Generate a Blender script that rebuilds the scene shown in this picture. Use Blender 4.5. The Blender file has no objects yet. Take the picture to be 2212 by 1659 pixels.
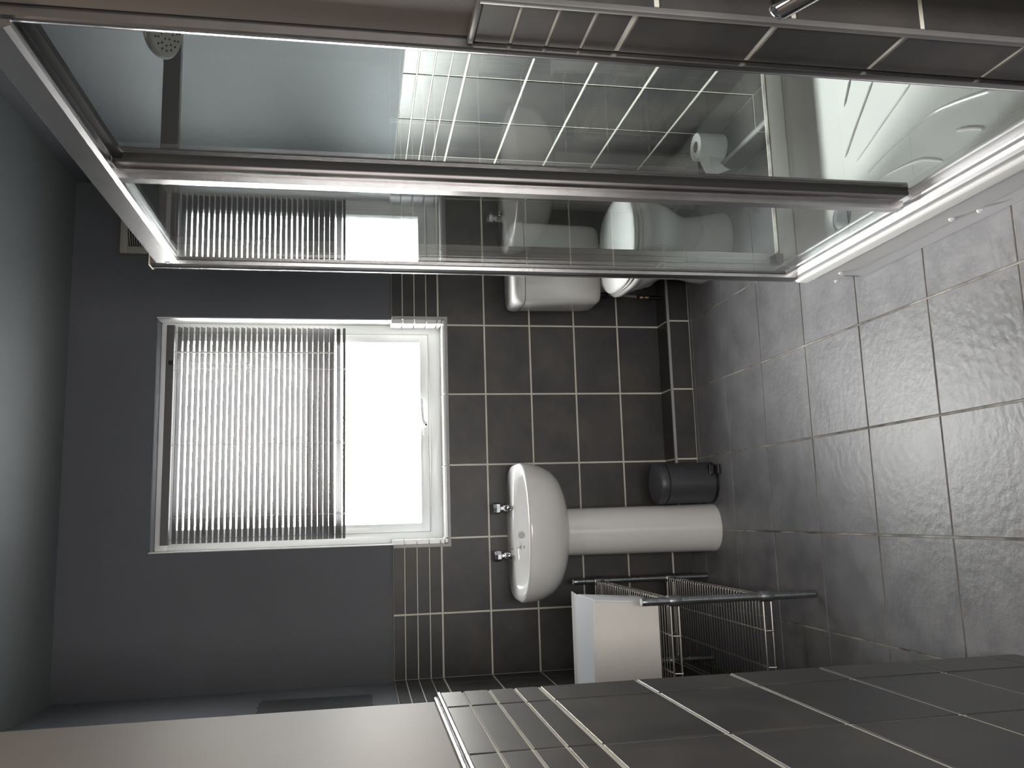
import bpy, bmesh, math, random
from mathutils import Vector, Matrix
random.seed(7)
scn = bpy.context.scene
C = scn.collection
PI = math.pi

# ------------------------------------------------------------------ camera
# the photograph is a portrait shot stored on its side: world up points to the left of the frame
F_PX, YAW, PITCH, ROLL, CAM_H = 1811.94, 0.156061, -0.179922, -0.00182, 1.42057
cy, sy = math.cos(YAW), math.sin(YAW); cp, sp = math.cos(PITCH), math.sin(PITCH)
fwd = Vector((sy * cp, cy * cp, sp)); rgt = Vector((cy, -sy, 0)); up = rgt.cross(fwd)
r_ = rgt * math.cos(ROLL) + up * math.sin(ROLL); u_ = up * math.cos(ROLL) - rgt * math.sin(ROLL)
cd = bpy.data.cameras.new('camera'); cam = bpy.data.objects.new('camera', cd); C.objects.link(cam)
cd.sensor_width = 36.0; cd.sensor_fit = 'HORIZONTAL'; cd.lens = 36.0 * F_PX / 2212.0; cd.clip_start = 0.02
cd.shift_x = 0.0; cd.shift_y = 0.0
X, Y, Z = -u_, r_, -fwd
cam.matrix_world = Matrix(((X.x, Y.x, Z.x, 0), (X.y, Y.y, Z.y, 0), (X.z, Y.z, Z.z, CAM_H), (0, 0, 0, 1)))
scn.camera = cam

# ------------------------------------------------------------------ sky, portal, exposure
SKY = 22.0; HZ = 10.5
w = bpy.data.worlds.new('sky'); scn.world = w; w.use_nodes = True
nt = w.node_tree; nt.nodes.clear()
out = nt.nodes.new('ShaderNodeOutputWorld'); bg = nt.nodes.new('ShaderNodeBackground')
tc = nt.nodes.new('ShaderNodeTexCoord'); nrm = nt.nodes.new('ShaderNodeVectorMath'); nrm.operation = 'NORMALIZE'
nt.links.new(tc.outputs['Generated'], nrm.inputs[0])
def lobe(direction, stops):
    dot = nt.nodes.new('ShaderNodeVectorMath'); dot.operation = 'DOT_PRODUCT'; dot.inputs[1].default_value = Vector(direction).normalized()
    ramp = nt.nodes.new('ShaderNodeValToRGB'); cr = ramp.color_ramp
    cr.elements[0].position = stops[0][0]; cr.elements[0].color = (*stops[0][1], 1); cr.elements[1].position = stops[-1][0]; cr.elements[1].color = (*stops[-1][1], 1)
    for p, c in stops[1:-1]: e = cr.elements.new(p); e.color = (*c, 1)
    nt.links.new(nrm.outputs[0], dot.inputs[0]); nt.links.new(dot.outputs['Value'], ramp.inputs[0]); return ramp.outputs[0]
# the haze is brightest round the sun, which stands on the left outside the window
haze = lobe((-.58, .75, .33), [(0.45, (0.92, 0.97, 1.0)), (0.80, (2.2, 2.2, 2.15)), (0.97, (HZ, HZ, HZ*.97))])
glow = lobe((0.065, 0.995, 0.0715), [(0.975, (1, 1, 1)), (0.999, (2.2, 1.9, 1.5))])
mulc = nt.nodes.new('ShaderNodeMix'); mulc.data_type = 'RGBA'; mulc.blend_type = 'MULTIPLY'; mulc.inputs[0].default_value = 1.0
nt.links.new(haze, mulc.inputs[6]); nt.links.new(glow, mulc.inputs[7]); nt.links.new(mulc.outputs[2], bg.inputs[0])
sep = nt.nodes.new('ShaderNodeSeparateXYZ'); gr = nt.nodes.new('ShaderNodeMapRange')      # the ground outside is darker than the hazy sky
gr.inputs[1].default_value = -0.22; gr.inputs[2].default_value = -0.02; gr.inputs[3].default_value = 0.30 * SKY; gr.inputs[4].default_value = SKY
nt.links.new(nrm.outputs[0], sep.inputs[0]); nt.links.new(sep.outputs[2], gr.inputs[0]); nt.links.new(gr.outputs[0], bg.inputs[1])
nt.links.new(bg.outputs[0], out.inputs[0])
pl = bpy.data.lights.new('window_portal', 'AREA'); pl.shape = 'RECTANGLE'; pl.size = 0.90; pl.size_y = 1.15
pl.cycles.is_portal = True
po = bpy.data.objects.new('window_portal', pl); C.objects.link(po)
po.location = (0.36, 3.70, 1.645); po.rotation_euler = (-PI / 2, 0, 0)
scn.view_settings.view_transform = 'Standard'; scn.view_settings.look = 'None'
scn.view_settings.exposure = 0.0; scn.view_settings.gamma = 1.0; scn.view_settings.use_curve_mapping = False
def area(name, loc, rot, sx, sy, watts, col):
    l = bpy.data.lights.new(name, 'AREA'); l.shape = 'RECTANGLE'; l.size = sx; l.size_y = sy; l.energy = watts; l.color = col
    o = bpy.data.objects.new(name, l); C.objects.link(o); o.location = loc; o.rotation_euler = rot; return o
# hazy sun, high on the left outside the window: it falls into the shower tray
sl = bpy.data.lights.new('sun', 'SUN'); sl.energy = 6.0; sl.angle = math.radians(14); sl.color = (1.0, 0.985, 0.95)
so = bpy.data.objects.new('sun', sl); C.objects.link(so); so.rotation_euler = Vector((.64, -2.0, -1.16)).to_track_quat('-Z', 'Y').to_euler()
# added soft fill from behind the camera, and the room's own ceiling lamp
area('front_fill', (0.02, -0.95, 1.15), (PI/2, 0, 0), 0.5, 1.5, 42, (1.0, 0.955, 0.91))
area('ceiling_lamp_light', (0.10, 1.25, 2.50), (0, 0, 0), 0.25, 0.25, 7, (1.0, 0.88, 0.76))
cyc = scn.cycles
cyc.max_bounces = 14; cyc.diffuse_bounces = 6; cyc.glossy_bounces = 6; cyc.transmission_bounces = 8
cyc.transparent_max_bounces = 24; cyc.caustics_reflective = False; cyc.caustics_refractive = False
cyc.use_denoising = True
try:
    cyc.denoiser = 'OPENIMAGEDENOISE'; cyc.denoising_input_passes = 'RGB_ALBEDO_NORMAL'
except Exception: pass
cyc.sample_clamp_indirect = 12.0

# ------------------------------------------------------------------ materials
def mat(name, col, rough=0.5, metal=0.0, var=0.0, vscale=4.0, bump=0.0, bscale=60.0, coat=0.0, col2=None, rnd=0.0, spec=0.5, rvar=0.0, aniso=None):
    m = bpy.data.materials.new(name); m.use_nodes = True; n = m.node_tree; L = n.links
    p = n.nodes['Principled BSDF']
    p.inputs['Roughness'].default_value = rough; p.inputs['Metallic'].default_value = metal
    p.inputs['Specular IOR Level'].default_value = spec; p.inputs['Coat Weight'].default_value = coat
    p.inputs['Coat Roughness'].default_value = 0.06
    p.inputs['Base Color'].default_value = (*col, 1)
    geo = n.nodes.new('ShaderNodeNewGeometry')
    if var > 0 or col2 or rnd:
        no = n.nodes.new('ShaderNodeTexNoise'); no.inputs['Scale'].default_value = vscale; no.inputs['Detail'].default_value = 5; no.inputs['Roughness'].default_value = 0.62
        L.new(geo.outputs['Position'], no.inputs['Vector'])
        mr = n.nodes.new('ShaderNodeMapRange'); mr.inputs[1].default_value = 0.33; mr.inputs[2].default_value = 0.67
        L.new(no.outputs['Fac'], mr.inputs[0])
        mx = n.nodes.new('ShaderNodeMix'); mx.data_type = 'RGBA'
        c2 = col2 or tuple(min(1, c * (1 + var)) for c in col); c1 = col if col2 else tuple(c * (1 - var) for c in col)
        mx.inputs[6].default_value = (*c1, 1); mx.inputs[7].default_value = (*c2, 1)
        L.new(mr.outputs[0], mx.inputs[0]); last = mx.outputs[2]
        if rnd:
            oi = n.nodes.new('ShaderNodeObjectInfo'); hs = n.nodes.new('ShaderNodeHueSaturation')
            m2 = n.nodes.new('ShaderNodeMapRange'); m2.inputs[3].default_value = 1 - rnd; m2.inputs[4].default_value = 1 + rnd
            L.new(oi.outputs['Random'], m2.inputs[0]); L.new(m2.outputs[0], hs.inputs['Value']); L.new(last, hs.inputs['Color']); last = hs.outputs[0]
        L.new(last, p.inputs['Base Color'])
        if rvar:
            m3 = n.nodes.new('ShaderNodeMapRange'); m3.inputs[3].default_value = rough - rvar; m3.inputs[4].default_value = rough + rvar
            L.new(no.outputs['Fac'], m3.inputs[0]); L.new(m3.outputs[0], p.inputs['Roughness'])
    if bump > 0:
        b = n.nodes.new('ShaderNodeBump'); b.inputs['Strength'].default_value = bump; b.inputs['Distance'].default_value = 0.002
        nb = n.nodes.new('ShaderNodeTexNoise'); nb.inputs['Scale'].default_value = bscale; nb.inputs['Detail'].default_value = 4
        L.new(geo.outputs['Position'], nb.inputs['Vector']); L.new(nb.outputs['Fac'], b.inputs['Height']); L.new(b.outputs[0], p.inputs['Normal'])
    return m

def glass_mat(name, tint, ior=1.5, rough=0.0, extra=0.0):
    """thin architectural pane: passes straight light, mirrors by the Fresnel law"""
    m = bpy.data.materials.new(name); m.use_nodes = True; n = m.node_tree; n.nodes.clear(); L = n.links
    o = n.nodes.new('ShaderNodeOutputMaterial'); mx = n.nodes.new('ShaderNodeMixShader')
    t = n.nodes.new('ShaderNodeBsdfTransparent'); g = n.nodes.new('ShaderNodeBsdfGlossy'); lw = n.nodes.new('ShaderNodeLayerWeight'); lw.inputs[0].default_value = 0.5
    t.inputs[0].default_value = (*tint, 1); g.inputs['Roughness'].default_value = rough
    f0 = ((ior - 1) / (ior + 1)) ** 2            # Schlick's form: the same on both faces of the sheet
    pw = n.nodes.new('ShaderNodeMath'); pw.operation = 'POWER'; pw.inputs[1].default_value = 5.0
    f = n.nodes.new('ShaderNodeMath'); f.operation = 'MULTIPLY_ADD'; f.inputs[1].default_value = 1 - f0; f.inputs[2].default_value = f0
    L.new(lw.outputs['Facing'], pw.inputs[0]); L.new(pw.outputs[0], f.inputs[0])
    L.new(f.outputs[0], mx.inputs[0]); L.new(t.outputs[0], mx.inputs[1]); L.new(g.outputs[0], mx.inputs[2])
    last = mx.outputs[0]
    if extra:   # a light film of dried soap and limescale
        d = n.nodes.new('ShaderNodeBsdfDiffuse'); d.inputs[0].default_value = (0.75, 0.8, 0.79, 1)
        no = n.nodes.new('ShaderNodeTexNoise'); no.inputs['Scale'].default_value = 3; geo = n.nodes.new('ShaderNodeNewGeometry')
        L.new(geo.outputs['Position'], no.inputs['Vector'])
        mr = n.nodes.new('ShaderNodeMapRange'); mr.inputs[3].default_value = extra * 0.5; mr.inputs[4].default_value = extra * 1.5
        L.new(no.outputs['Fac'], mr.inputs[0])
        m2 = n.nodes.new('ShaderNodeMixShader'); L.new(mr.outputs[0], m2.inputs[0]); L.new(last, m2.inputs[1]); L.new(d.outputs[0], m2.inputs[2]); last = m2.outputs[0]
    L.new(last, o.inputs[0]); return m

M = dict(
    paint=mat('grey_wall_paint', (0.140, 0.147, 0.160), 0.7, spec=0.2, var=0.05, vscale=2.5, bump=0.25, bscale=45),
    ceil=mat('grey_ceiling_paint', (0.14, 0.152, 0.158), 0.6, var=0.05, vscale=2.0),
    beige=mat('beige_wall_paint', (0.112, 0.096, 0.084), 0.6, var=0.05, vscale=3.5, bump=0.15, bscale=30),
    patch=mat('dark_bare_patch', (0.035, 0.037, 0.036), 0.7, var=0.1, vscale=8),
    tile=mat('charcoal_wall_tile', (0.036, 0.036, 0.040), 0.44, col2=(0.084, 0.076, 0.070), vscale=4.5, rnd=0.10, rvar=0.06, spec=0.42),
    grout=mat('cream_grout', (0.74, 0.72, 0.64), 0.8, var=0.08, vscale=12),
    ftile=mat('grey_floor_tile', (0.165, 0.165, 0.175), 0.40, col2=(0.25, 0.25, 0.26), vscale=9, rnd=0.05, bump=0.9, bscale=42, rvar=0.08),
    fgrout=mat('worn_floor_grout', (0.10, 0.085, 0.075), 0.85, col2=(0.55, 0.52, 0.47), vscale=7),
    trim=mat('grey_tile_trim', (0.42, 0.41, 0.42), 0.45, var=0.06, vscale=20),
    upvc=mat('white_window_plastic', (0.88, 0.89, 0.88), 0.25),
    white=mat('white_reveal_tile', (0.90, 0.91, 0.90), 0.22),
    ceramic=mat('white_ceramic', (0.88, 0.87, 0.855), 0.10, coat=0.3),
    plastic=mat('white_seat_plastic', (0.85, 0.85, 0.85), 0.22),
    acryl=mat('white_shower_tray', (0.84, 0.85, 0.83), 0.16, coat=0.2),
    skirt=mat('pale_grey_skirt', (0.56, 0.56, 0.57), 0.4), trim_shaded=mat('shaded_tile_trim', (0.15, 0.145, 0.145), 0.5, var=0.06, vscale=20),  # nib trim: the tile trim with the nib's shade in its colour
    plinth=mat('pale_grey_plinth', (0.62, 0.62, 0.64), 0.4),
    alu=mat('brushed_aluminium', (0.62, 0.61, 0.62), 0.26, metal=1.0, var=0.08, vscale=9),
    rail=mat('satin_light_aluminium', (0.88, 0.88, 0.89), 0.42, metal=0.7, var=0.04, vscale=9),
    alud=mat('dark_aluminium', (0.30, 0.28, 0.275), 0.34, metal=1.0),
    chrome=mat('chrome', (0.80, 0.80, 0.82), 0.08, metal=1.0),
    seal=mat('black_rubber_seal', (0.02, 0.02, 0.02), 0.5),
    cap=mat('cream_end_cap', (0.62, 0.52, 0.42), 0.5),
    wire=mat('dull_chrome_wire', (0.55, 0.53, 0.50), 0.28, metal=1.0),
    post=mat('grey_steel_post', (0.30, 0.32, 0.34), 0.33, metal=0.9, var=0.15, vscale=40),
    bin=mat('grey_bin_paint', (0.060, 0.064, 0.072), 0.38),
    black=mat('black_plastic', (0.012, 0.012, 0.013), 0.4),
    cabw=mat('white_cabinet_board', (0.82, 0.83, 0.85), 0.35),
    cabf=mat('cream_cabinet_front', (0.88, 0.86, 0.82), 0.4, var=0.03, vscale=6),
    fan=mat('cream_fan_plastic', (0.42, 0.40, 0.35), 0.5),
    slat=mat('grey_blind_slat', (0.13, 0.125, 0.125), 0.5, metal=0.0),
    cord=mat('white_cord', (0.75, 0.75, 0.75), 0.7),
    paper=mat('white_tissue', (0.86, 0.86, 0.86), 0.9),
    card=mat('brown_cardboard', (0.25, 0.19, 0.17), 0.9),
    pipe=mat('grey_hose', (0.24, 0.25, 0.27), 0.45), brass=mat('dull_brass', (0.35, 0.30, 0.19), 0.35, metal=1.0),
    sgrey=mat('grey_drain', (0.45, 0.50, 0.52), 0.35, metal=0.4),
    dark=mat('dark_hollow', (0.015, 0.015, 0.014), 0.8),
    glass=glass_mat('shower_glass', (0.93, 0.95, 0.945), 1.5, 0.0, 0.005),
    pane=glass_mat('window_glass', (0.97, 0.97, 0.97), 1.5, 0.05),
)

# ------------------------------------------------------------------ mesh helpers
def link(name, me, m, parent=None, smooth=False, ang=0.6):
    o = bpy.data.objects.new(name, me); C.objects.link(o)
    if m is not None and not me.materials: me.materials.append(m)
    if parent: o.parent = parent
    if smooth:
        for p in me.polygons: p.use_smooth = True
        try: me.set_sharp_from_angle(angle=ang)
        except Exception: pass
    return o
def obj(name, bm, m, parent=None, smooth=False, ang=0.6):
    bmesh.ops.recalc_face_normals(bm, faces=bm.faces)
    me = bpy.data.meshes.new(name); bm.to_mesh(me); bm.free()
    return link(name, me, m, parent, smooth, ang)
def empty(name, loc=(0, 0, 0)):
    o = bpy.data.objects.new(name, None); C.objects.link(o); o.location = loc; o.empty_display_size = 0.05; return o
def thing(name, label, cat, group=None):
    o = empty(name); o['label'] = label; o['category'] = cat
    if group: o['group'] = group
    return o
def tag(o, label, cat, group=None):
    o['label'] = label; o['category'] = cat
    if group: o['group'] = group
    return o
def struct(o): o['kind'] = 'structure'; return o
def box(bm, x0, x1, y0, y1, z0, z1, bev=0.0, seg=2):
    b = bmesh.new()
    vs = [b.verts.new(v) for v in ((x0,y0,z0),(x1,y0,z0),(x1,y1,z0),(x0,y1,z0),(x0,y0,z1),(x1,y0,z1),(x1,y1,z1),(x0,y1,z1))]
    for f in ((0,3,2,1),(4,5,6,7),(0,1,5,4),(1,2,6,5),(2,3,7,6),(3,0,4,7)): b.faces.new([vs[i] for i in f])
    if bev > 0: bmesh.ops.bevel(b, geom=b.edges[:], offset=bev, segments=seg, affect='EDGES', profile=0.5)
    t = bpy.data.meshes.new('t'); b.to_mesh(t); b.free(); bm.from_mesh(t); bpy.data.meshes.remove(t); return bm
def B(*a, **k): return box(bmesh.new(), *a, **k)
def loft(rings, cap0=True, cap1=True, bm=None):
    bm = bm or bmesh.new(); prev = None; first = None
    for r in rings:
        cur = [bm.verts.new(p) for p in r]
        if prev:
            n = len(cur)
            for i in range(n): bm.faces.new((prev[i], prev[(i+1) % n], cur[(i+1) % n], cur[i]))
        else: first = cur
        prev = cur
    if cap0: bm.faces.new(first[::-1])
    if cap1: bm.faces.new(prev)
    return bm
def frame_of(d):
    d = d.normalized(); a = Vector((0, 0, 1)) if abs(d.z) < 0.9 else Vector((1, 0, 0))
    s = d.cross(a).normalized(); return s, s.cross(d).normalized()
def tube(bm, pts, r, n=8, closed=False):
    pts = [Vector(p) for p in pts]; rings = []; N = len(pts)
    rs = r if isinstance(r, (list, tuple)) else [r] * N
    s, t = frame_of(pts[1] - pts[0])
    for i, p in enumerate(pts):
        if closed: d = pts[(i+1) % N] - pts[i-1]
        else: d = pts[min(i+1, N-1)] - pts[max(i-1, 0)]
        d.normalize(); s = (s - d * s.dot(d)).normalized(); t = d.cross(s)
        rings.append([p + (s * math.cos(2*PI*k/n) + t * math.sin(2*PI*k/n)) * rs[i] for k in range(n)])
    if closed: rings.append(rings[0])
    return loft(rings, not closed, not closed, bm)
def lathe(prof, c, axis=(0, 0, 1), n=40, bm=None):
    ax = Vector(axis).normalized(); s, t = frame_of(ax); c = Vector(c)
    if abs(ax.z) > 0.99: s, t = Vector((1, 0, 0)), Vector((0, 1, 0)) * (1 if ax.z > 0 else -1)
    return loft([[c + ax * h + (s * math.cos(2*PI*k/n) + t * math.sin(2*PI*k/n)) * max(r, 1e-4) for k in range(n)] for r, h in prof], True, True, bm)
def dshape(cx, hw, yf, yc, yb, z, n=64, pb=5.0, pf=2.2):
    o = []
    for k in range(n):
        a = 2 * PI * k / n; c, s = math.cos(a), math.sin(a)
        if s < 0: p, ry = pf, yc - yf
        else: p, ry = pb, yb - yc
        o.append(Vector((cx + hw * math.copysign(abs(c) ** (2/p), c), yc + ry * math.copysign(abs(s) ** (2/p), s), z)))
    return o
def spline(P, n=6):
    P = [Vector(p) for p in P]; o = []
    for i in range(len(P) - 1):
        a, b, c, d = P[max(i-1, 0)], P[i], P[i+1], P[min(i+2, len(P)-1)]
        for k in range(n):
            t = k / n; o.append(0.5 * ((2*b) + (c-a)*t + (2*a-5*b+4*c-d)*t*t + (3*b-a-3*c+d)*t**3))
    o.append(P[-1]); return o

# ------------------------------------------------------------------ dimensions read from the photograph
D = 3.521; XL, XR = -0.6447, 1.3871; CZ = 2.56; XP = -0.338; YPE = 1.6955
ZR, WN, ZTOP, W = 1.0876, 0.0506, 1.285, 0.3009; XB = 0.5109
WX0, WX1, WZ0, WZ1 = -0.112, 0.835, 1.060, 2.236
BOXZ, BOXY, BOXX = 0.099, 3.391, 1.254

tile_cache = {}
def tile_mesh(w_, h_, th, bev=0.0012):
    key = (round(w_, 4), round(h_, 4), round(th, 4))
    if key in tile_cache: return tile_cache[key]
    bm = bmesh.new(); a, b = w_/2, h_/2; r = []
    for (ia, z) in ((0, 0), (0, th - bev), (bev, th)):
        r.append([(-a+ia, -b+ia, z), (a-ia, -b+ia, z), (a-ia, b-ia, z), (-a+ia, b-ia, z)])
    loft(r, True, True, bm); bmesh.ops.recalc_face_normals(bm, faces=bm.faces)
    me = bpy.data.meshes.new('tile'); bm.to_mesh(me); bm.free(); tile_cache[key] = me; return me
def put_tile(parent, origin, U, V, u0, u1, v0, v1, th, m, jitter=0.0003, name='tile'):
    """a tile whose face spans u0..u1, v0..v1 of the plane through origin; the face lies in that plane"""
    if u1 - u0 < 0.004 or v1 - v0 < 0.004: return
    me = tile_mesh(u1 - u0, v1 - v0, th)
    if not me.materials: me.materials.append(m)
    Nn = U.cross(V); j = random.uniform(-jitter, jitter)
    c = origin + U * ((u0+u1)/2) + V * ((v0+v1)/2) - Nn * (th - j)
    o = bpy.data.objects.new(name, me); C.objects.link(o); o.parent = parent
    tx, ty = random.uniform(-1, 1) * 0.0009, random.uniform(-1, 1) * 0.0009
    R = Matrix(((U.x, V.x, Nn.x), (U.y, V.y, Nn.y), (U.z, V.z, Nn.z))) @ Matrix.Rotation(tx, 3, 'X') @ Matrix.Rotation(ty, 3, 'Y')
    o.matrix_world = Matrix.Translation(c) @ R.to_4x4()
    return o
def poly_tile(parent, origin, U, V, rects, th, m):
    bm = bmesh.new(); Nn = U.cross(V)
    for (u0, u1, v0, v1) in rects:
        q = []
        for (uu, vv) in ((u0, v0), (u1, v0), (u1, v1), (u0, v1)): q.append(origin + U*uu + V*vv)
        loft([[p - Nn*th for p in q], q], True, True, bm)
    return obj('tile', bm, m, parent)
def tile_wall(parent, origin, U, V, ucuts, vcuts, hole=None, g=0.0075, gn=0.0042, th=0.008, m=None, mask=None):
    m = m or M['tile']
    for i in range(len(ucuts) - 1):
        for j in range(len(vcuts) - 1):
            u0, u1 = ucuts[i], ucuts[i+1]; v0, v1 = vcuts[j], vcuts[j+1]
            gu0 = g/2 if i > 0 else 0.0005; gu1 = g/2 if i < len(ucuts)-2 else 0.0005
            nar = (v1 - v0) < 0.06
            a0 = (g/2 if abs(v0 - ZSPLIT) < 1e-4 or not nar else gn/2) if j > 0 else 0.0005
            a1 = (g/2 if abs(v1 - ZSPLIT) < 1e-4 or not nar else gn/2) if j < len(vcuts)-2 else 0.001
            r = [u0 + gu0, u1 - gu1, v0 + a0, v1 - a1]
            if mask and mask(r): continue
            if hole:
                h0, h1, k0, k1 = hole
                if r[0] >= h1 or r[1] <= h0 or r[2] >= k1 or r[3] <= k0: put_tile(parent, origin, U, V, *r, th, m); continue
                parts = []
                if r[2] < k0: parts.append((r[0], r[1], r[2], k0))
                z0 = max(r[2], k0)
                if r[0] < h0 - 0.004: parts.append((r[0], h0, z0, r[3]))
                if r[1] > h1 + 0.004: parts.append((h1, r[1], z0, r[3]))
                if len(parts) == 1: put_tile(parent, origin, U, V, *parts[0], th, m)
                elif parts: poly_tile(parent, origin, U, V, parts, th, m)
            else: put_tile(parent, origin, U, V, *r, th, m)
ZSPLIT = ZR
rows = [0.0, ZR-5*.2, ZR-4*.2, ZR-3*.2, ZR-2*.2, ZR-.2, ZR, ZR+WN, ZR+2*WN, ZR+3*WN, ZTOP]

# ------------------------------------------------------------------ room shell
GP = 0.0022   # grout sits this far behind the tile faces
def wall_piece(bm, *a): return box(bm, *a)
# back wall with the window opening
bm = bmesh.new(); T = 0.30
y0 = D + 0.009
box(bm, XL-.3, WX0, y0, y0+T, -.05, CZ+.1); box(bm, WX1, XR+.3, y0, y0+T, -.05, CZ+.1)
box(bm, WX0, WX1, y0, y0+T, -.05, WZ0); box(bm, WX0, WX1, y0, y0+T, WZ1, CZ+.1)
wb = struct(obj('wall_back', bm, M['paint']))
bm = bmesh.new(); yg = D + GP
box(bm, XL, WX0-.001, yg, y0, 0, ZTOP); box(bm, WX1+.001, XR, yg, y0, 0, ZTOP); box(bm, WX0-.001, WX1+.001, yg, y0, 0, WZ0-.001)
obj('grout', bm, M['grout'], wb)
U, V = Vector((1, 0, 0)), Vector((0, 0, 1)); O = Vector((0, D, 0))
uc = [XL + .001] + [XB + W*k for k in (-3, -2, -1, 0, 1, 2)] + [XR - .001]
tile_wall(wb, O, U, V, uc, rows, hole=(WX0-.014, WX1+.014, WZ0-.012, 9))
# pale trim round the lower window
bm = bmesh.new()
box(bm, WX0-.013, WX0, D-.003, y0, WZ0-.012, ZTOP, .001, 1); box(bm, WX1, WX1+.013, D-.003, y0, WZ0-.012, ZTOP, .001, 1)
box(bm, WX0-.013, WX1+.013, D-.0032, y0, WZ0-.012, WZ0, .001, 1); obj('tile_trim', bm, M['trim'], wb)
# left wall
bm = B(XL-.3, XL-.009, YPE-.2, D+.2, -.05, CZ+.1); wl = struct(obj('wall_left', bm, M['paint']))
obj('grout', B(XL-.009, XL-GP, YPE-.1, D, 0, ZTOP), M['grout'], wl)
U2, V2 = Vector((0, 1, 0)), Vector((0, 0, 1))     # normal +x
F1, WP = 3.402, 0.3079
tile_wall(wl, Vector((XL, 0, 0)), U2, V2, [YPE-.1] + [F1 - WP*k for k in (5, 4, 3, 2, 1, 0)] + [D-.001], rows)
# rough dark patch left bare on the upper left wall
bm = bmesh.new(); pts = []
def edge(a, b, n, amp):
    for k in range(n):
        t = k/n; pts.append((a[0]+(b[0]-a[0])*t + random.uniform(-amp, amp), a[1]+(b[1]-a[1])*t + random.uniform(-amp, amp)))
edge((3.32, 1.377), (3.34, 1.776), 16, .0035); edge((3.34, 1.776), (2.95, 1.772), 14, .005); edge((2.95, 1.772), (2.95, 1.38), 12, .003); edge((2.95, 1.38), (3.32, 1.377), 12, .003)
loft([[Vector((XL-.0085, a, b)) for a, b in pts], [Vector((XL-.0065, a, b)) for a, b in pts]], True, True, bm)
o = obj('bare_patch', bm, M['patch'], wl); o['label'] = 'dark rough-edged unpainted patch'
# right wall
bm = B(XR+.009, XR+.3, -1.0, D+.2, -.05, CZ+.1); wr = struct(obj('wall_right', bm, M['paint']))
obj('grout', B(XR+GP, XR+.009, -.6, D, 0, ZTOP), M['grout'], wr)
U3 = Vector((0, -1, 0))                            # normal -x
V1 = 2.4852
cuts = [-(D-.001)] + [-(V1 + WP*k) for k in (3, 2, 1, 0, -1, -2, -3, -4)] + [-1.091]
tile_wall(wr, Vector((XR, 0, 0)), U3, V2, cuts, rows)
# partition on the left with the near tiled face
ZP, ZPT = 1.0727, 1.268
bm = B(XL-.3, XP-.015, -1.0, YPE, -.05, CZ+.1, .004, 2); wp = struct(obj('wall_partition', bm, M['beige']))
obj('grout', B(XP-.015, XP-GP, -1.0, YPE-.0015, 0, ZPT), M['grout'], wp)
ZSPLIT = ZP
rowp = [0.0, ZP-5*.2, ZP-4*.2, ZP-3*.2, ZP-2*.2, ZP-.2, ZP, ZP+WN, ZP+2*WN, ZP+3*WN, ZPT]
tile_wall(wp, Vector((XP, 0, 0)), U2, V2, [1.5667 - WP*k for k in (8, 7, 6, 5, 4, 3, 2, 1, 0)] + [YPE], rowp, g=.0075)
for k in range(-1, 9):
    a1 = YPE if k < 0 else 1.5667 - WP*k; a0 = 1.5667 - WP*(k+1)
    if a1 < -1: continue
    bm = bmesh.new(); tube(bm, [(XP-.0035, a0+.002, ZPT+.002), (XP-.0035, a1-.002, ZPT+.002)], .0052, 10); tube(bm, [(XP-.0105, a0+.0005, ZPT+.009), (XP-.0105, a1-.0005, ZPT+.009)], .0034, 8)
    obj('tile_trim', bm, M['alu'], wp, True)
# near nib on the right beside the shower
NX, NY0, NY1 = 0.660, 0.984, 1.090
bm = B(NX+.009, XR+.0085, NY0+.009, NY1, -.05, CZ+.1, .004, 2); wn_ = struct(obj('wall_nib', bm, M['beige']))
ZSPLIT = 1.052
rown = [0.0, .052, .25, .45, .648, .850, 1.052, 1.106, 1.157, 1.209, 1.262]
bm = bmesh.new(); box(bm, NX+GP, NX+.010, NY0+.006, NY1-.004, 0, 1.262); box(bm, NX+.010, XR, NY0+GP, NY0+.010, 0, 1.262)
obj('grout', bm, M['grout'], wn_)
tile_wall(wn_, Vector((NX, 0, 0)), U3, V2, [-(NY1-.004), -(NY0+.002)], rown, g=.0075)
tile_wall(wn_, Vector((0, NY0, 0)), U, V, [NX+.004, NX+.21, NX+.51, XR-.001], [0.0, .025, .225, .425, .625, .825, 1.025, 1.262])
bm = bmesh.new(); box(bm, NX-.0035, NX+.006, NY0-.0035, NY0+.0075, 0, 1.266, .002, 2); obj('corner_trim', bm, M['trim_shaded'], wn_, True)
bm = bmesh.new(); box(bm, NX-.0025, NX+.0095, NY0, NY1-.002, 1.262, 1.270, .002, 2); box(bm, NX+.004, XR, NY0-.0025, NY0+.0095, 1.262, 1.270, .002, 2); obj('top_trim', bm, M['trim_shaded'], wn_, True)
# wall behind the camera, ceiling, floor
struct(obj('wall_front', B(XL-.3, XR+.3, -1.2, -1.0, -.05, CZ+.1), M['beige']))
struct(obj('ceiling', B(XL-.3, XR+.3, -1.2, D+.3, CZ, CZ+.1), M['ceil']))
fl = struct(obj('floor', B(XL-.3, XR+.3, -1.2, D+.3, -.12, -.010), M['dark']))
obj('grout', B(XL-.01, XR+.01, -1.0, D+.01, -.010, -.0022), M['fgrout'], fl)
FX = [XL+.001] + [XB + .2994*k for k in (-3, -2, -1, 0, 1, 2)] + [XR-.001]
FY = [-.99] + [3.0614 - .3025*k for k in range(13, -1, -1)] + [3.0614+.3025, D-.001]
for i in range(len(FX)-1):
    for j in range(len(FY)-1):
        g = .0026
        if FX[i+1] - FX[i] < .01 or FY[j+1] - FY[j] < .01: continue
        put_tile(fl, Vector((0, 0, 0)), U, Vector((0, 1, 0)), FX[i]+g, FX[i+1]-g, FY[j]+g, FY[j+1]-g, .008, M['ftile'], .0004)
ZSPLIT = -1

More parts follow.
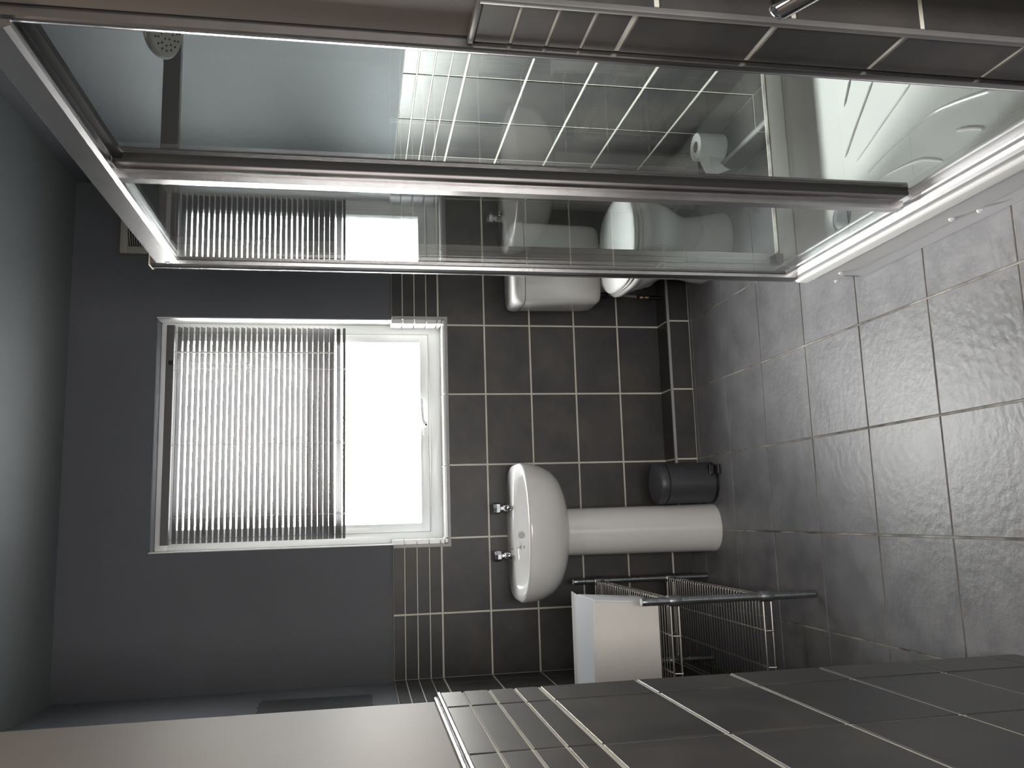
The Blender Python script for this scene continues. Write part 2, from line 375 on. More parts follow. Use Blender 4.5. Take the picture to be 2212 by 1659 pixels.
# tiled boxing over the pipes, along the back wall and the right wall
bx = thing('pipe_boxing', 'low dark-tiled pipe boxing running round the floor behind the toilet', 'pipe boxing')
X0B, Y0B = -0.075, 2.225
bm = bmesh.new(); box(bm, X0B, XR-.001, BOXY+GP, D-.001, 0.0005, BOXZ-GP); box(bm, BOXX+GP, XR-.001, Y0B, BOXY+GP, 0.0005, BOXZ-GP)
obj('grout', bm, M['grout'], bx)
g = .0035
cx = [X0B] + [XB + W*k for k in (-1, 0, 1, 2)] + [XR-.002]
for i in range(len(cx)-1):
    a, b = cx[i] + (g if i else 0), cx[i+1] - g
    if i == len(cx)-2: b = XR-.002
    put_tile(bx, Vector((0, 0, BOXZ)), U, Vector((0, 1, 0)), a, b, BOXY+.0135, D-.003, .006, M['tile'])
    b2 = min(b, BOXX-.002)
    put_tile(bx, Vector((0, BOXY, 0)), U, V, a, b2, .003, BOXZ-.010, .006, M['tile'])
cyy = [-(BOXY+.010)] + [-(V1 + WP*k) for k in (2, 1, 0)] + [-Y0B]
for i in range(len(cyy)-1):
    a, b = cyy[i] + (g if i else 0), cyy[i+1] - (g if i < len(cyy)-2 else 0)
    put_tile(bx, Vector((BOXX, 0, 0)), U3, V2, a, b, .003, BOXZ-.010, .006, M['tile'])
    put_tile(bx, Vector((0, 0, BOXZ)), U3, Vector((1, 0, 0)), a, b, BOXX+.0135, XR-.003, .006, M['tile'])
bm = bmesh.new(); box(bm, X0B, BOXX-.001, BOXY-.002, BOXY+.0115, BOXZ-.0085, BOXZ+.0016, .0025, 2); box(bm, BOXX-.002, BOXX+.0115, Y0B, BOXY+.0115, BOXZ-.0085, BOXZ+.0016, .0025, 2)
o = obj('edge_trim', bm, M['trim'], bx, True); o['label'] = 'pale grey edge trim'

# ------------------------------------------------------------------ window
RY = D + .100      # front of the window frame
win = struct(empty('window_1'))
# reveal linings
bm = bmesh.new()
box(bm, WX0-.0005, WX0+.004, D+.010, RY+.06, ZTOP, WZ1); box(bm, WX1-.004, WX1+.0005, D+.010, RY+.06, ZTOP, WZ1)
obj('reveal_lining', bm, M['white'], win)
obj('reveal_soffit', B(WX0, WX1, D+.010, RY+.06, WZ1-.004, WZ1+.0005), M['paint'], win)
# side and sill lining tiles inside the lower reveal, white to carry the sky glare
zz = [WZ0+.012, ZR+.004, ZR+WN, ZR+2*WN, ZR+3*WN, ZTOP+.004]
for s in (0, 1):
    for j in range(5):
        if s: b_ = B(WX1-.020, WX1, D+.001, RY+.002, zz[j]+.002, zz[j+1]-.002, .0015, 1)
        else: b_ = B(WX0, WX0+.020, D+.001, RY+.002, zz[j]+.002, zz[j+1]-.002, .0015, 1)
        obj('reveal_tile', b_, M['white'], win)
sx = [WX0] + [XB + W*k for k in (-2, -1, 0, 1)] + [WX1]
for i in range(len(sx)-1):
    obj('sill_tile', B(sx[i]+.002, sx[i+1]-.002, D+.001, RY+.03, WZ0, WZ0+.011, .0015, 1), M['white'], win)
# frame and sash
def frame(bm, x0, x1, z0, z1, wd, y0, y1, bev=.003):
    box(bm, x0, x1, y0, y1, z0, z0+wd, bev); box(bm, x0, x1, y0, y1, z1-wd, z1, bev)
    box(bm, x0, x0+wd, y0, y1, z0+wd-.004, z1-wd+.004, bev); box(bm, x1-wd, x1, y0, y1, z0+wd-.004, z1-wd+.004, bev)
bm = bmesh.new(); frame(bm, WX0+.004, WX1-.004, WZ0+.010, WZ1-.004, .052, RY, RY+.065, .006); obj('window_frame', bm, M['upvc'], win, True)
bm = bmesh.new(); frame(bm, -.062, .788, 1.126, 2.184, .036, RY-.004, RY+.05, .004); sash = obj('sash', bm, M['upvc'], win, True)
bm = bmesh.new(); frame(bm, -.0640, .7900, 1.1235, 2.1865, .004, RY-.002, RY+.002, 0); obj('sash_seal', bm, M['trim'], win)
obj('glass_pane', B(-.030, .756, RY+.024, RY+.030, 1.158, 2.152), M['pane'], win)
bm = bmesh.new(); yh = RY-.020
box(bm, .345, .405, RY-.014, RY-.003, 1.128, 1.150, .004); tube(bm, spline([(.385, RY-.01, 1.140), (.392, yh-.012, 1.143), (.412, yh-.014, 1.153), (.50, yh-.012, 1.158)], 6), [.0085]*10+[.007]*9, 10)
obj('window_handle', bm, M['upvc'], win, True)
bm = bmesh.new(); lathe([(.0045, 0), (.0045, .002)], (.387, yh-.020, 1.141), (0, -1, 0), 14, bm); obj('keyhole', bm, M['seal'], win)

# ------------------------------------------------------------------ venetian blind
bl = thing('venetian_blind', 'grey slatted venetian blind hanging in the upper window', 'blind')
BX0, BX1, BY = -.079, .800, D + .040
obj('head_rail', B(BX0-.004, BX1+.006, BY-.014, BY+.014, 2.165, 2.195, .002), M['slat'], bl)
def slat_mesh(tilt, wd=.025):
    bm = bmesh.new(); n = 5; rings = []
    for x in (0.0, BX1-BX0):
        top = []; bot = []
        for k in range(n):
            t = (k/(n-1)-.5)*wd; h = .0018*(1-(2*k/(n-1)-1)**2)
            yy, zz_ = t*math.cos(tilt) , -t*math.sin(tilt) + h
            top.append((x, yy, zz_+.0003)); bot.append((x, yy, zz_-.0003))
        rings.append(top + bot[::-1])
    loft(rings, True, True, bm); bmesh.ops.recalc_face_normals(bm, faces=bm.faces)
    me = bpy.data.meshes.new('slat'); bm.to_mesh(me); bm.free(); me.materials.append(M['slat'])
    for p in me.polygons: p.use_smooth = len(p.vertices) == 4 and p.area > .001
    return me
nS = 28; zt, pitch = 2.146, .02265
for i in range(nS):
    q = i / (nS - 1); tilt = math.radians(29 + 9*q + (15 if i > nS-6 else 0))
    o = bpy.data.objects.new('slat', slat_mesh(tilt)); C.objects.link(o); o.parent = bl
    o.location = (BX0, BY, zt - pitch*i); o.rotation_euler = (0, random.uniform(-.0009, .0009) , 0)
for i in range(6):
    o = bpy.data.objects.new('slat', slat_mesh(.10)); C.objects.link(o); o.parent = bl
    o.location = (BX0, BY, 1.4955 + .0040*i); o.rotation_euler = (0, -.006 + .0018*i, 0)
obj('bottom_rail', B(BX0, BX1, BY-.0125, BY+.0125, 1.478, 1.489, .003), M['slat'], bl)
for x in (.622, .312, .022):
    for dy in (-.0135, .0135):
        bm = bmesh.new(); tube(bm, [(x, BY+dy, 2.166), (x+.002, BY+dy, 1.80), (x, BY+dy, 1.488)], .0009, 6); obj('ladder_cord', bm, M['cord'], bl)
    bm = bmesh.new()
    for s in range(3): tube(bm, spline([(x-.006+.004*s, BY-.0135, 1.520), (x+.004*s, BY-.022-.003*s, 1.505), (x-.004*s, BY-.020, 1.490), (x+.005, BY-.014, 1.478)], 4), .0008, 5)
    obj('cord_loop', bm, M['cord'], bl)
bm = bmesh.new(); tube(bm, [(.690, BY-.024, 2.16), (.690, BY-.024, 1.525)], .0032, 8); o = obj('tilt_wand', bm, M['cord'], bl, True); o['label'] = 'clear tilt wand'
bm = bmesh.new(); tube(bm, [(.645, BY-.022, 2.16), (.643, BY-.022, 1.88)], .0009, 6); lathe([(.002, 0), (.004, .004), (.003, .014)], (.643, BY-.022, 1.866), (0, 0, 1), 10, bm); obj('pull_cord', bm, M['cord'], bl)
bm = bmesh.new(); box(bm, .640, .655, BY-.026, BY-.013, 2.163, 2.182, .001); obj('cord_lock', bm, M['black'], bl)

# ------------------------------------------------------------------ extractor fan
fn = thing('extractor_fan', 'square cream extractor fan high on the back wall by the shower', 'extractor fan')
fx0, fx1, fz0, fz1, fy = 1.092, 1.262, 2.212, 2.378, D + .009
bm = bmesh.new(); fc = ((fx0+fx1)/2, (fz0+fz1)/2)
frame(bm, fx0, fx1, fz0, fz1, .030, fy-.028, fy, .005); obj('cover', bm, M['fan'], fn, True)
obj('recess', B(fx0+.028, fx1-.028, fy-.006, fy-.001, fz0+.028, fz1-.028), M['dark'], fn)
for i in range(13):
    z = fz0 + .034 + i*.0083
    bm = bmesh.new(); tube(bm, spline([(fx0+.029, fy-.018, z), ((fx0+fx1)/2, fy-.030, z + .004*(i-6)/6), (fx1-.029, fy-.018, z)], 5), .0016, 6); obj('louvre', bm, M['fan'], fn)

# ------------------------------------------------------------------ washbasin on its pedestal
bs = thing('pedestal_basin', 'white ceramic washbasin on a tall pedestal under the window', 'washbasin')
CX = -.072
R_ = []
def br(z, hw, yf, yc=3.27, yb=3.519, pb=4.5, pf=2.3): R_.append(dshape(CX, hw, yf, yc, yb, z, 72, pb, pf))
br(.632, .10, 3.170, 3.30, 3.48); br(.638, .150, 3.140, 3.30, 3.50); br(.650, .190, 3.115, 3.30, 3.51); br(.668, .221, 3.093, 3.29, 3.515)
br(.696, .243, 3.070, 3.28, 3.518); br(.733, .258, 3.052, 3.27); br(.772, .266, 3.040); br(.800, .268, 3.035); br(.8065, .2675, 3.0355); br(.811, .264, 3.039); br(.812, .258, 3.046)
# over the rim into the bowl
br(.8105, .250, 3.056, 3.27, 3.385, 3.4); br(.806, .240, 3.066, 3.27, 3.378, 3.0); br(.785, .228, 3.080, 3.26, 3.372, 3.0); br(.745, .205, 3.105, 3.25, 3.362, 2.8); br(.71, .165, 3.14, 3.25, 3.34, 2.5); br(.695, .09, 3.19, 3.25, 3.31, 2.3); br(.692, .02, 3.24, 3.25, 3.26, 2.2)
obj('basin', loft(R_, True, True), M['ceramic'], bs, True, 1.2)
PR = []
for z, hw, yf in ((0, .097, 3.186), (.012, .098, 3.185), (.03, .096, 3.188), (.20, .0945, 3.190), (.42, .093, 3.192), (.60, .092, 3.190), (.66, .094, 3.186)):
    PR.append(dshape(-.078, hw, yf, 3.283, 3.37, z, 48, 5, 2.1))
obj('pedestal', loft(PR), M['ceramic'], bs, True, 1.2)
bm = bmesh.new(); lathe([(.013, 0), (.013, .0025), (.009, .003)], (-.085, 3.366, .779), (0, -1, .25), 20, bm); obj('overflow_hole', bm, M['trim'], bs)
for side, tx in (('hot', -.169), ('cold', .024)):
    ty = 3.452; z0 = .811
    tp = thing('basin_tap', 'chrome pillar tap on the basin corner nearest the bin' if side == 'cold' else 'chrome pillar tap with the plug chain, on the wire shelf side', 'tap', 'basin taps')
    bm = bmesh.new(); lathe([(.025, 0), (.025, .004), (.019, .007), (.016, .010), (.016, .026), (.011, .031), (.011, .038)], (tx, ty, z0), (0, 0, 1), 28, bm)
    tube(bm, spline([(tx, ty-.005, z0+.016), (tx, ty-.035, z0+.018), (tx, ty-.062, z0+.013), (tx, ty-.070, z0+.004)], 5), .0085, 12); obj('tap_body', bm, M['chrome'], tp, True, .7)
    bm = bmesh.new(); rot = .25 if side == 'hot' else 0
    rg = [[Vector((tx + r*math.cos(k*PI/4+rot), ty + r*math.sin(k*PI/4+rot), z0+h)) for k in range(8)] for r, h in ((.012, .037), (.022, .042), (.0245, .056), (.021, .069), (.008, .074))]
    obj('tap_head', loft(rg), M['chrome'], tp)
pc = thing('plug_on_chain', 'small chrome ring and chain hanging by the left basin tap', 'plug chain')
bm = bmesh.new(); tube(bm, spline([(-.150, 3.440, .822), (-.140, 3.400, .8125), (-.135, 3.376, .798), (-.133, 3.371, .786)], 5), .0012, 6); obj('chain', bm, M['chrome'], pc)
bm = bmesh.new(); tube(bm, [(-.133+.008*math.cos(a*PI/8), 3.368, .777+.008*math.sin(a*PI/8)) for a in range(16)], .002, 6, True); obj('ring', bm, M['chrome'], pc, True)

# ------------------------------------------------------------------ pedal bin
pb_ = thing('pedal_bin', 'small grey pedal bin standing between the pedestal and the boxing', 'bin')
bc = (.103, 3.268); rb = .0825
bm = bmesh.new(); lathe([(rb-.004, .008), (rb, .012), (rb, .202), (rb-.003, .2045), (rb-.006, .205)], (*bc, 0), (0, 0, 1), 48, bm); obj('body', bm, M['bin'], pb_, True)
bm = bmesh.new(); lathe([(rb+.001, 0), (rb+.001, .009), (rb-.004, .012)], (*bc, 0), (0, 0, 1), 48, bm); obj('base_ring', bm, M['black'], pb_, True)
bm = bmesh.new(); lathe([(rb-.007, .2045), (rb-.006, .2085), (rb+.0005, .2095), (rb+.0015, .232), (rb-.003, .240), (rb-.012, .243), (rb-.040, .246), (.002, .248)], (*bc, 0), (0, 0, 1), 48, bm); obj('lid', bm, M['bin'], pb_, True)
pd = obj('pedal', B(bc[0]+.030, bc[0]+.068, bc[1]-rb-.030, bc[1]-.05, .006, .016, .003), M['black'], pb_)
obj('pedal_bracket', B(bc[0]+.026, bc[0]+.070, bc[1]-rb+.002, bc[1]-rb+.026, .018, .038, .002), M['black'], pb_)
bm = bmesh.new(); tube(bm, [(bc[0]+.032, bc[1]-rb+.0005, .033), (bc[0]+.052, bc[1]-rb+.010, .033)], .0024, 8); obj('pedal_pin', bm, M['chrome'], pb_)

# ------------------------------------------------------------------ toilet
tl = thing('toilet', 'white close-coupled toilet with closed lid behind the shower', 'toilet')
TX = 1.045
rg = []
for z, hw, yf, yc, yb in ((0, .120, 2.906, 3.04, 3.31), (.012, .122, 2.904, 3.04, 3.31), (.05, .115, 2.912, 3.04, 3.30), (.11, .104, 2.925, 3.04, 3.29), (.155, .100, 2.93, 3.04, 3.27), (.185, .106, 2.918, 3.05, 3.26), (.215, .121, 2.895, 3.06, 3.26), (.25, .138, 2.872, 3.06, 3.27), (.29, .153, 2.856, 3.07, 3.29), (.33, .166, 2.848, 3.07, 3.32), (.352, .172, 2.843, 3.07, 3.33), (.356, .181, 2.838, 3.07, 3.335), (.378, .182, 2.837, 3.07, 3.335), (.385, .176, 2.843, 3.07, 3.33)):
    rg.append(dshape(TX, hw, yf, yc, yb, z, 56, 4.0, 2.1))
obj('pan', loft(rg), M['ceramic'], tl, True, 1.2)
obj('cistern_shelf', B(TX-.10, TX+.10, 3.25, 3.505, .345, .405, .015, 3), M['ceramic'], tl, True)
def seat_ring(z0, z1, grow, name, m, top=True):
    r = []
    for z, i in ((z0, .003), (z0+.003, 0), (z1-.006, 0), (z1-.002, .004), (z1, .012)):
        r.append(dshape(TX-.002, .180+grow-i, 2.838-grow+i, 3.06, 3.285-i, z, 56, 3.2, 2.15))
    return obj(name, loft(r), m, tl, True, .9)
seat_ring(.3885, .4015, 0, 'seat', M['plastic'])
lid = []
for z, i in ((.4055, .004), (.408, 0), (.417, 0), (.423, .006), (.428, .03), (.431, .09), (.432, .16)):
    lid.append(dshape(TX-.002, .182-i, 2.836+i, 3.06, 3.290-i*.6, z, 56, 3.0, 2.15))
obj('seat_lid', loft(lid), M['plastic'], tl, True, .9)
for s in (-.08, .08):
    bm = bmesh.new(); tube(bm, [(TX+s-.02, 3.300, .402), (TX+s+.02, 3.300, .402)], .010, 12); obj('hinge', bm, M['plastic'], tl, True)
def rrect(cx_, cy_, hx, hy, z, p=6, n=56):
    o = []
    for k in range(n):
        a = 2*PI*k/n; c, s = math.cos(a), math.sin(a)
        o.append(Vector((cx_ + hx*math.copysign(abs(c)**(2/p), c), cy_ + hy*math.copysign(abs(s)**(2/p), s), z)))
    return o
def cring(z, hx, yf): return rrect(TX, (yf+3.517)/2, hx, (3.517-yf)/2, z, 7)
obj('cistern', loft([cring(.408, .150, 3.345), (cring(.412, .162, 3.338)), cring(.43, .172, 3.333), cring(.47, .175, 3.330), cring(.62, .177, 3.326), cring(.738, .178, 3.323)]), M['ceramic'], tl, True, 1.0)
obj('cistern_lid', loft([cring(.741, .178, 3.321), cring(.745, .181, 3.318), cring(.768, .181, 3.318), cring(.783, .177, 3.323), cring(.791, .168, 3.334), cring(.793, .150, 3.352)]), M['ceramic'], tl, True, 1.0)
bm = bmesh.new(); lathe([(.022, 0), (.022, .004), (.018, .006)], (TX, 3.425, .793), (0, 0, 1), 28, bm); obj('flush_button', bm, M['chrome'], tl, True)
# soil connector and water feed
bm = bmesh.new(); lathe([(.048, 0), (.055, .004), (.055, .03), (.046, .034), (.046, .09), (.060, .094), (.060, .110), (.050, .114), (.050, .170)], (TX-.01, 3.345, .178), (0, 1, 0), 32, bm); obj('soil_connector', bm, M['upvc'], tl, True)
wp_ = thing('water_feed_pipe', 'grey flexible hose and brass valve below the cistern', 'pipe')
bm = bmesh.new(); tube(bm, spline([(.940, 3.45, .409), (.939, 3.45, .30), (.932, 3.45, .214)], 5), .0075, 12); obj('hose', bm, M['pipe'], wp_, True)
bm = bmesh.new(); lathe([(.016, 0), (.018, .012), (.016, .05), (.011, .06)], (.940, 3.45, .405), (0, 0, -1), 16, bm); obj('hose_nut', bm, M['black'], wp_, True)
bm = bmesh.new(); lathe([(.010, 0), (.012, .008), (.009, .018), (.012, .026), (.012, .036), (.009, .044)], (.930, 3.45, .158), (0, 0, 1), 12, bm); obj('isolating_valve', bm, M['brass'], wp_, True)
bm = bmesh.new(); tube(bm, [(.928, 3.45, .0985), (.929, 3.45, .165)], .0085, 12); obj('riser', bm, M['black'], wp_, True)

# ------------------------------------------------------------------ toilet roll on the boxing
tr = thing('toilet_roll', 'white toilet roll standing on the boxing ledge with loose end hanging', 'toilet roll')
rc = (1.313, 2.745); rr = .051; zb = BOXZ+.0005; hh = .103
bm = bmesh.new(); n = 40
prof = [(.021, 0), (rr-.001, 0), (rr, .003), (rr, hh-.003), (rr-.002, hh), (.021, hh)]
rings = [[Vector((rc[0] + r*math.cos(2*PI*k/n), rc[1] + r*math.sin(2*PI*k/n), zb+h)) for k in range(n)] for r, h in prof]
loft(rings + [rings[0]], False, False, bm); obj('paper', bm, M['paper'], tr, True)
bm = bmesh.new(); rings = [[Vector((rc[0] + r*math.cos(2*PI*k/n), rc[1] + r*math.sin(2*PI*k/n), zb+h)) for k in range(n)] for r, h in ((.0208, .0005), (.0208, hh-.001), (.0195, hh-.001), (.0195, .0005))]
loft(rings + [rings[0]], False, False, bm); obj('cardboard_core', bm, M['card'], tr, True)
top = spline([(1.266, 2.730, zb+.099), (1.240, 2.730, zb+.092), (1.212, 2.730, zb+.080), (1.190, 2.730, zb+.066)], 5)
bot = spline([(1.264, 2.724, zb+.022), (1.240, 2.704, zb+.030), (1.221, 2.692, zb+.022), (1.203, 2.682, zb+.002)], 5)
rings = []
for a, b in zip(top, bot):
    mid = (a+b)/2 + Vector((.000, -.014, 0)); q1 = []; q2 = []
    for k in range(7):
        t = k/6; p = a*(1-t)**2 + mid*2*t*(1-t) + b*t*t; q1.append(p + Vector((-.0002, 0, 0))); q2.append(p + Vector((.0002, 0, 0)))
    rings.append(q1 + q2[::-1])
obj('loose_sheet', loft(rings), M['paper'], tr, True)

# ------------------------------------------------------------------ wire shelf unit
ws = thing('wire_shelf_unit', 'two-tier chrome wire shelf unit against the left wall', 'shelf unit')
PX = (-.278, -.604); PY = (2.517, 3.361)
for x in PX:
    for y in PY:
        bm = bmesh.new(); prof = [(.010, 0.0), (.0125, .004)]
        z = .02
        while z < .556: prof += [(.0125, z), (.0119, z+.0008), (.0119, z+.0016), (.0125, z+.0024)]; z += .0254
        prof += [(.0125, .570), (.010, .5765)]
        lathe(prof, (x, y, 0), (0, 0, 1), 20, bm); po_ = obj('post', bm, M['post'], ws, True, .5)
        bm = bmesh.new(); lathe([(.0105, 0), (.0112, .001), (.009, .003)], (x, y, .576), (0, 0, 1), 16, bm); obj('post_cap', bm, M['upvc'], po_)
SX0, SX1, SY0, SY1 = PX[1], PX[0], PY[0], PY[1]
def shelf(zt):
    bm = bmesh.new()
    for dz in (0, -.026):
        tube(bm, [(SX1-.012, SY0, zt+dz), (SX0+.012, SY0, zt+dz)], .0032, 8); tube(bm, [(SX1-.012, SY1, zt+dz), (SX0+.012, SY1, zt+dz)], .0032, 8)
    for x in (SX0, SX1):
        for dz in (0, -.026): tube(bm, [(x, SY0+.012, zt+dz), (x, SY1-.012, zt+dz)], .0032, 8)
    sh = obj('shelf', bm, M['wire'], ws, True)
    for x in PX:
        for y in PY:
            bm = bmesh.new(); lathe([(.0155, -.032), (.0175, -.028), (.0165, .006), (.0150, .009)], (x, y, zt), (0, 0, 1), 20, bm); obj('collar', bm, M['post'], sh, True)
            bm = bmesh.new(); tube(bm, [(x + .0165*math.cos(a*PI/10), y + .0165*math.sin(a*PI/10), zt+.008) for a in range(20)], .0016, 6, True); obj('collar_ring', bm, M['wire'], sh)
    for x in (SX0+.11, SX0+.22):
        bm = bmesh.new(); tube(bm, [(x, SY0-.003, zt-.028), (x, SY0+.004, zt-.003), (x, SY0+.03, zt-.005), (x, SY1-.03, zt-.005), (x, SY1+.003, zt-.026)], .0030, 8); obj('cross_bar', bm, M['wire'], sh, True)
    bm = bmesh.new()
    tube(bm, [(SX0, SY0, zt), (SX0, SY0+.02, zt-.024)], .0015, 6)
    tube(bm, [(SX1+.001, SY0 + .03 + i*.0115, zt - (.024 if i % 2 else .002)) for i in range(69)], .0018, 6)
    obj('side_truss', bm, M['wire'], sh, True)
    me = None; n = 37
    for i in range(n):
        y = SY0 + .022 + i*(SY1-SY0-.044)/(n-1)
        if me is None:
            bm = bmesh.new(); tube(bm, [(SX1+.0035, 0, -.006), (SX1+.002, 0, .003), (SX1-.006, 0, .0042), (SX0+.006, 0, .0042), (SX0-.003, 0, -.003)], .00125, 6)
            bmesh.ops.recalc_face_normals(bm, faces=bm.faces); me = bpy.data.meshes.new('wire'); bm.to_mesh(me); bm.free(); me.materials.append(M['wire'])
            for p in me.polygons: p.use_smooth = True
        o = bpy.data.objects.new('wire', me); C.objects.link(o); o.parent = sh; o.location = (0, y, zt)
shelf(.484); shelf(.180)

# ------------------------------------------------------------------ small white cabinet on the shelf
cb = thing('small_cabinet', 'small white cabinet with cream front on the top wire shelf', 'cabinet')
cz0, cz1 = .4902, .702; ccx0, ccx1, cy0, cy1 = -.612, -.288, 2.606, 2.822
bm = B(ccx0, ccx1, cy0+.014, cy1, cz0, cz1-.004, .002)
for v in bm.verts:
    if v.co.x > -.35: v.co.x += .014*(v.co.z-cz0)/.21
obj('carcass', bm, M['cabw'], cb)
bm = B(ccx0, ccx1-.004, cy0, cy0+.0125, cz0+.001, cz1-.003, .0015)
for v in bm.verts:
    if v.co.x > -.35: v.co.x += .012*(v.co.z-cz0)/.21
obj('front_panel', bm, M['cabf'], cb)
bm = bmesh.new(); R3 = []
for y, z in ((cy0+.001, cz1-.003), (cy0+.004, cz1+.0015), (cy0+.03, cz1+.002), (cy1-.02, cz1+.002), (cy1-.006, cz1+.005), (cy1+.006, cz1+.012)):
    R3.append([Vector((ccx0-.004, y, z)), Vector((-.274 + max(0, y-cy1+.012)*.5, y, z)), Vector((-.274 + max(0, y-cy1+.012)*.5, y+.0005, z+.004)), Vector((ccx0-.004, y+.0005, z+.004))])
obj('top_panel', loft(R3), M['cabw'], cb)

# ------------------------------------------------------------------ shower tray
st = thing('shower_tray', 'white raised shower tray with ribbed floor on a plinth', 'shower tray')
TX0, TX1, TY0, TY1, TZ = .628, 1.384, 1.092, 2.150, .194
n = 12
def rect_ring(x0, x1, y0_, y1_, z, r, seg=6):
    o = []
    for cx_, cy_, a0 in ((x1-r, y1_-r, 0), (x0+r, y1_-r, PI/2), (x0+r, y0_+r, PI), (x1-r, y0_+r, 1.5*PI)):
        for k in range(seg+1):
            a = a0 + (PI/2)*k/seg; o.append(Vector((cx_ + r*math.cos(a), cy_ + r*math.sin(a), z)))
    return o
rg = [rect_ring(TX0+.006, TX1-.001, TY0, TY1-.003, TZ-.037, .006), rect_ring(TX0+.0005, TX1, TY0, TY1, TZ-.036, .010), rect_ring(TX0, TX1, TY0, TY1, TZ-.008, .012),
      rect_ring(TX0+.002, TX1, TY0+.001, TY1-.002, TZ-.002, .012), rect_ring(TX0+.008, TX1-.003, TY0+.004, TY1-.006, TZ, .012),
      rect_ring(TX0+.060, TX1-.030, TY0+.040, TY1-.050, TZ, .05), rect_ring(TX0+.068, TX1-.038, TY0+.048, TY1-.058, TZ-.003, .05), rect_ring(TX0+.078, TX1-.050, TY0+.06, TY1-.075, TZ-.022, .06),
      rect_ring(TX0+.09, TX1-.065, TY0+.08, TY1-.09, TZ-.029, .07), rect_ring(TX0+.14, TX1-.12, TY0+.14, TY1-.14, TZ-.031, .08)]
obj('tray', loft(rg), M['acryl'], st, True, 1.0)
obj('plinth', B(TX0+.0135, TX1-.003, TY0+.001, TY1-.045, .0005, .0650, .0015), M['plinth'], st)
obj('shadow_gap', B(TX0+.020, TX1-.005, TY0+.003, TY1-.020, .001, .072), M['dark'], st)  # near-black core paints the shade between plinth and skirt
obj('skirt', B(TX0+.009, TX1-.003, TY0+.002, TY1-.012, .0695, .158, .0015), M['skirt'], st)
zf = .1645
ribs = [[(1.088, 1.843), (1.033, 1.879)], [(1.035, 1.754), (.965, 1.83), (.899, 1.896)], [(.956, 1.62), (.915, 1.73), (.867, 1.852)], [(.813, 1.372), (.837, 1.463), (.853, 1.55), (.849, 1.629), (.838, 1.73), (.818, 1.816)], [(.734, 1.54), (.767, 1.609), (.780, 1.691), (.783, 1.75), (.772, 1.792)], [(.748, 1.413), (.768, 1.452), (.782, 1.492)]]
for r in ribs:
    bm = bmesh.new(); P = spline([(a, b, zf-.0010) for a, b in r], 6); k = len(P)
    tube(bm, P, [.0012] + [.0042]*(k-2) + [.0012], 10); obj('rib', bm, M['acryl'], st, True)
dr = (.748, 1.935)
bm = bmesh.new(); lathe([(.043, 0), (.043, .002), (.038, .0045), (.034, .003), (.030, .0045), (.018, .0065), (.002, .007)], (*dr, zf-.0015), (0, 0, 1), 40, bm); obj('drain', bm, M['sgrey'], st, True)
for y, z in ((2.140, .066), (2.062, .100), (1.628, .088), (1.570, .062)):
    bm = bmesh.new(); lathe([(.0065, 0), (.0065, .004), (.003, .007)], (TX0+.0095, y, z), (-1, 0, 0), 14, bm); obj('screw_cap', bm, M['upvc'], st, True)

# ------------------------------------------------------------------ shower enclosure
se = thing('shower_enclosure', 'aluminium-framed glass shower enclosure standing on the white tray', 'shower enclosure')
RX0, RX1 = .636, .686; RZ0, RZ1, RT0, RT1 = .194, .247, 1.862, 1.915; EY0, EY1 = 1.0905, 2.118
def prof_y(name, poly, ya, yb, m, parent, bev=0):      # poly in (x,z) swept along y
    return obj(name, loft([[Vector((x, ya, z)) for x, z in poly], [Vector((x, yb, z)) for x, z in poly]]), m, parent)
def prof_z(name, poly, za, zb, m, parent):
    return obj(name, loft([[Vector((x, y, za)) for x, y in poly], [Vector((x, y, zb)) for x, y in poly]]), m, parent)
prof_y('top_rail', [(RX0, RT0+.008), (RX0+.004, RT0), (RX0+.012, RT0), (RX0+.012, RT0+.012), (RX1-.012, RT0+.012), (RX1-.012, RT0), (RX1, RT0), (RX1, RT1-.003), (RX1-.003, RT1), (RX0+.003, RT1), (RX0, RT1-.003)], EY0, EY1+.014, M['alu'], se)
prof_y('bottom_rail', [(RX0, RZ0), (RX0, RZ0+.006), (RX0+.003, RZ0+.013), (RX0+.009, RZ0+.019), (RX0+.016, RZ0+.024), (RX0+.018, RZ0+.034), (RX0+.021, RZ0+.036), (RX0+.024, RZ0+.030), (RX0+.030, RZ0+.030), (RX0+.032, RZ0+.050), (RX0+.036, RZ0+.051), (RX0+.046, RZ0+.040), (RX0+.048, RZ0)], EY0, EY1+.01, M['rail'], se)
prof_z('wall_channel', [(.6545, EY0), (.6530, EY0+.004), (.6525, EY0+.009), (.6535, EY0+.014), (.6560, EY0+.018), (.6595, EY0+.019), (.6600, EY0+.024), (.6625, EY0+.026), (.6625, EY0+.031), (.6670, EY0+.031), (.6670, EY0+.014), (.6790, EY0+.014), (.6790, EY0+.031), (RX1-.002, EY0+.031), (RX1-.002, EY0)], RZ1-.03, RT0+.012, M['alu'], se)
# corner post: rounded multi-ribbed profile
cpx, cpy = .652, 2.138
pp = []
for (a, b) in ((-.016, -.022), (-.019, -.012), (-.0165, -.009), (-.0205, -.002), (-.0185, .001), (-.020, .010), (-.014, .017), (-.003, .021), (.012, .021), (.020, .018), (.020, -.022)): pp.append((cpx+a, cpy+b))
o = prof_z('corner_post', pp, RZ0+.006, RT1+.012, M['alu'], se)
obj('post_cap', B(cpx-.020, cpx+.018, cpy-.020, cpy+.020, RT1+.012, RT1+.016), M['cap'], se)
bm = bmesh.new(); lathe([(.007, 0), (.007, .001), (.004, .003)], (RX0+.0005, 2.108, RT0+.022), (-1, 0, 0), 14, bm); obj('screw_head', bm, M['upvc'], se)
obj('bottom_bracket', B(.674, .700, 2.100, 2.122, .248, .272, .001), M['alud'], se)
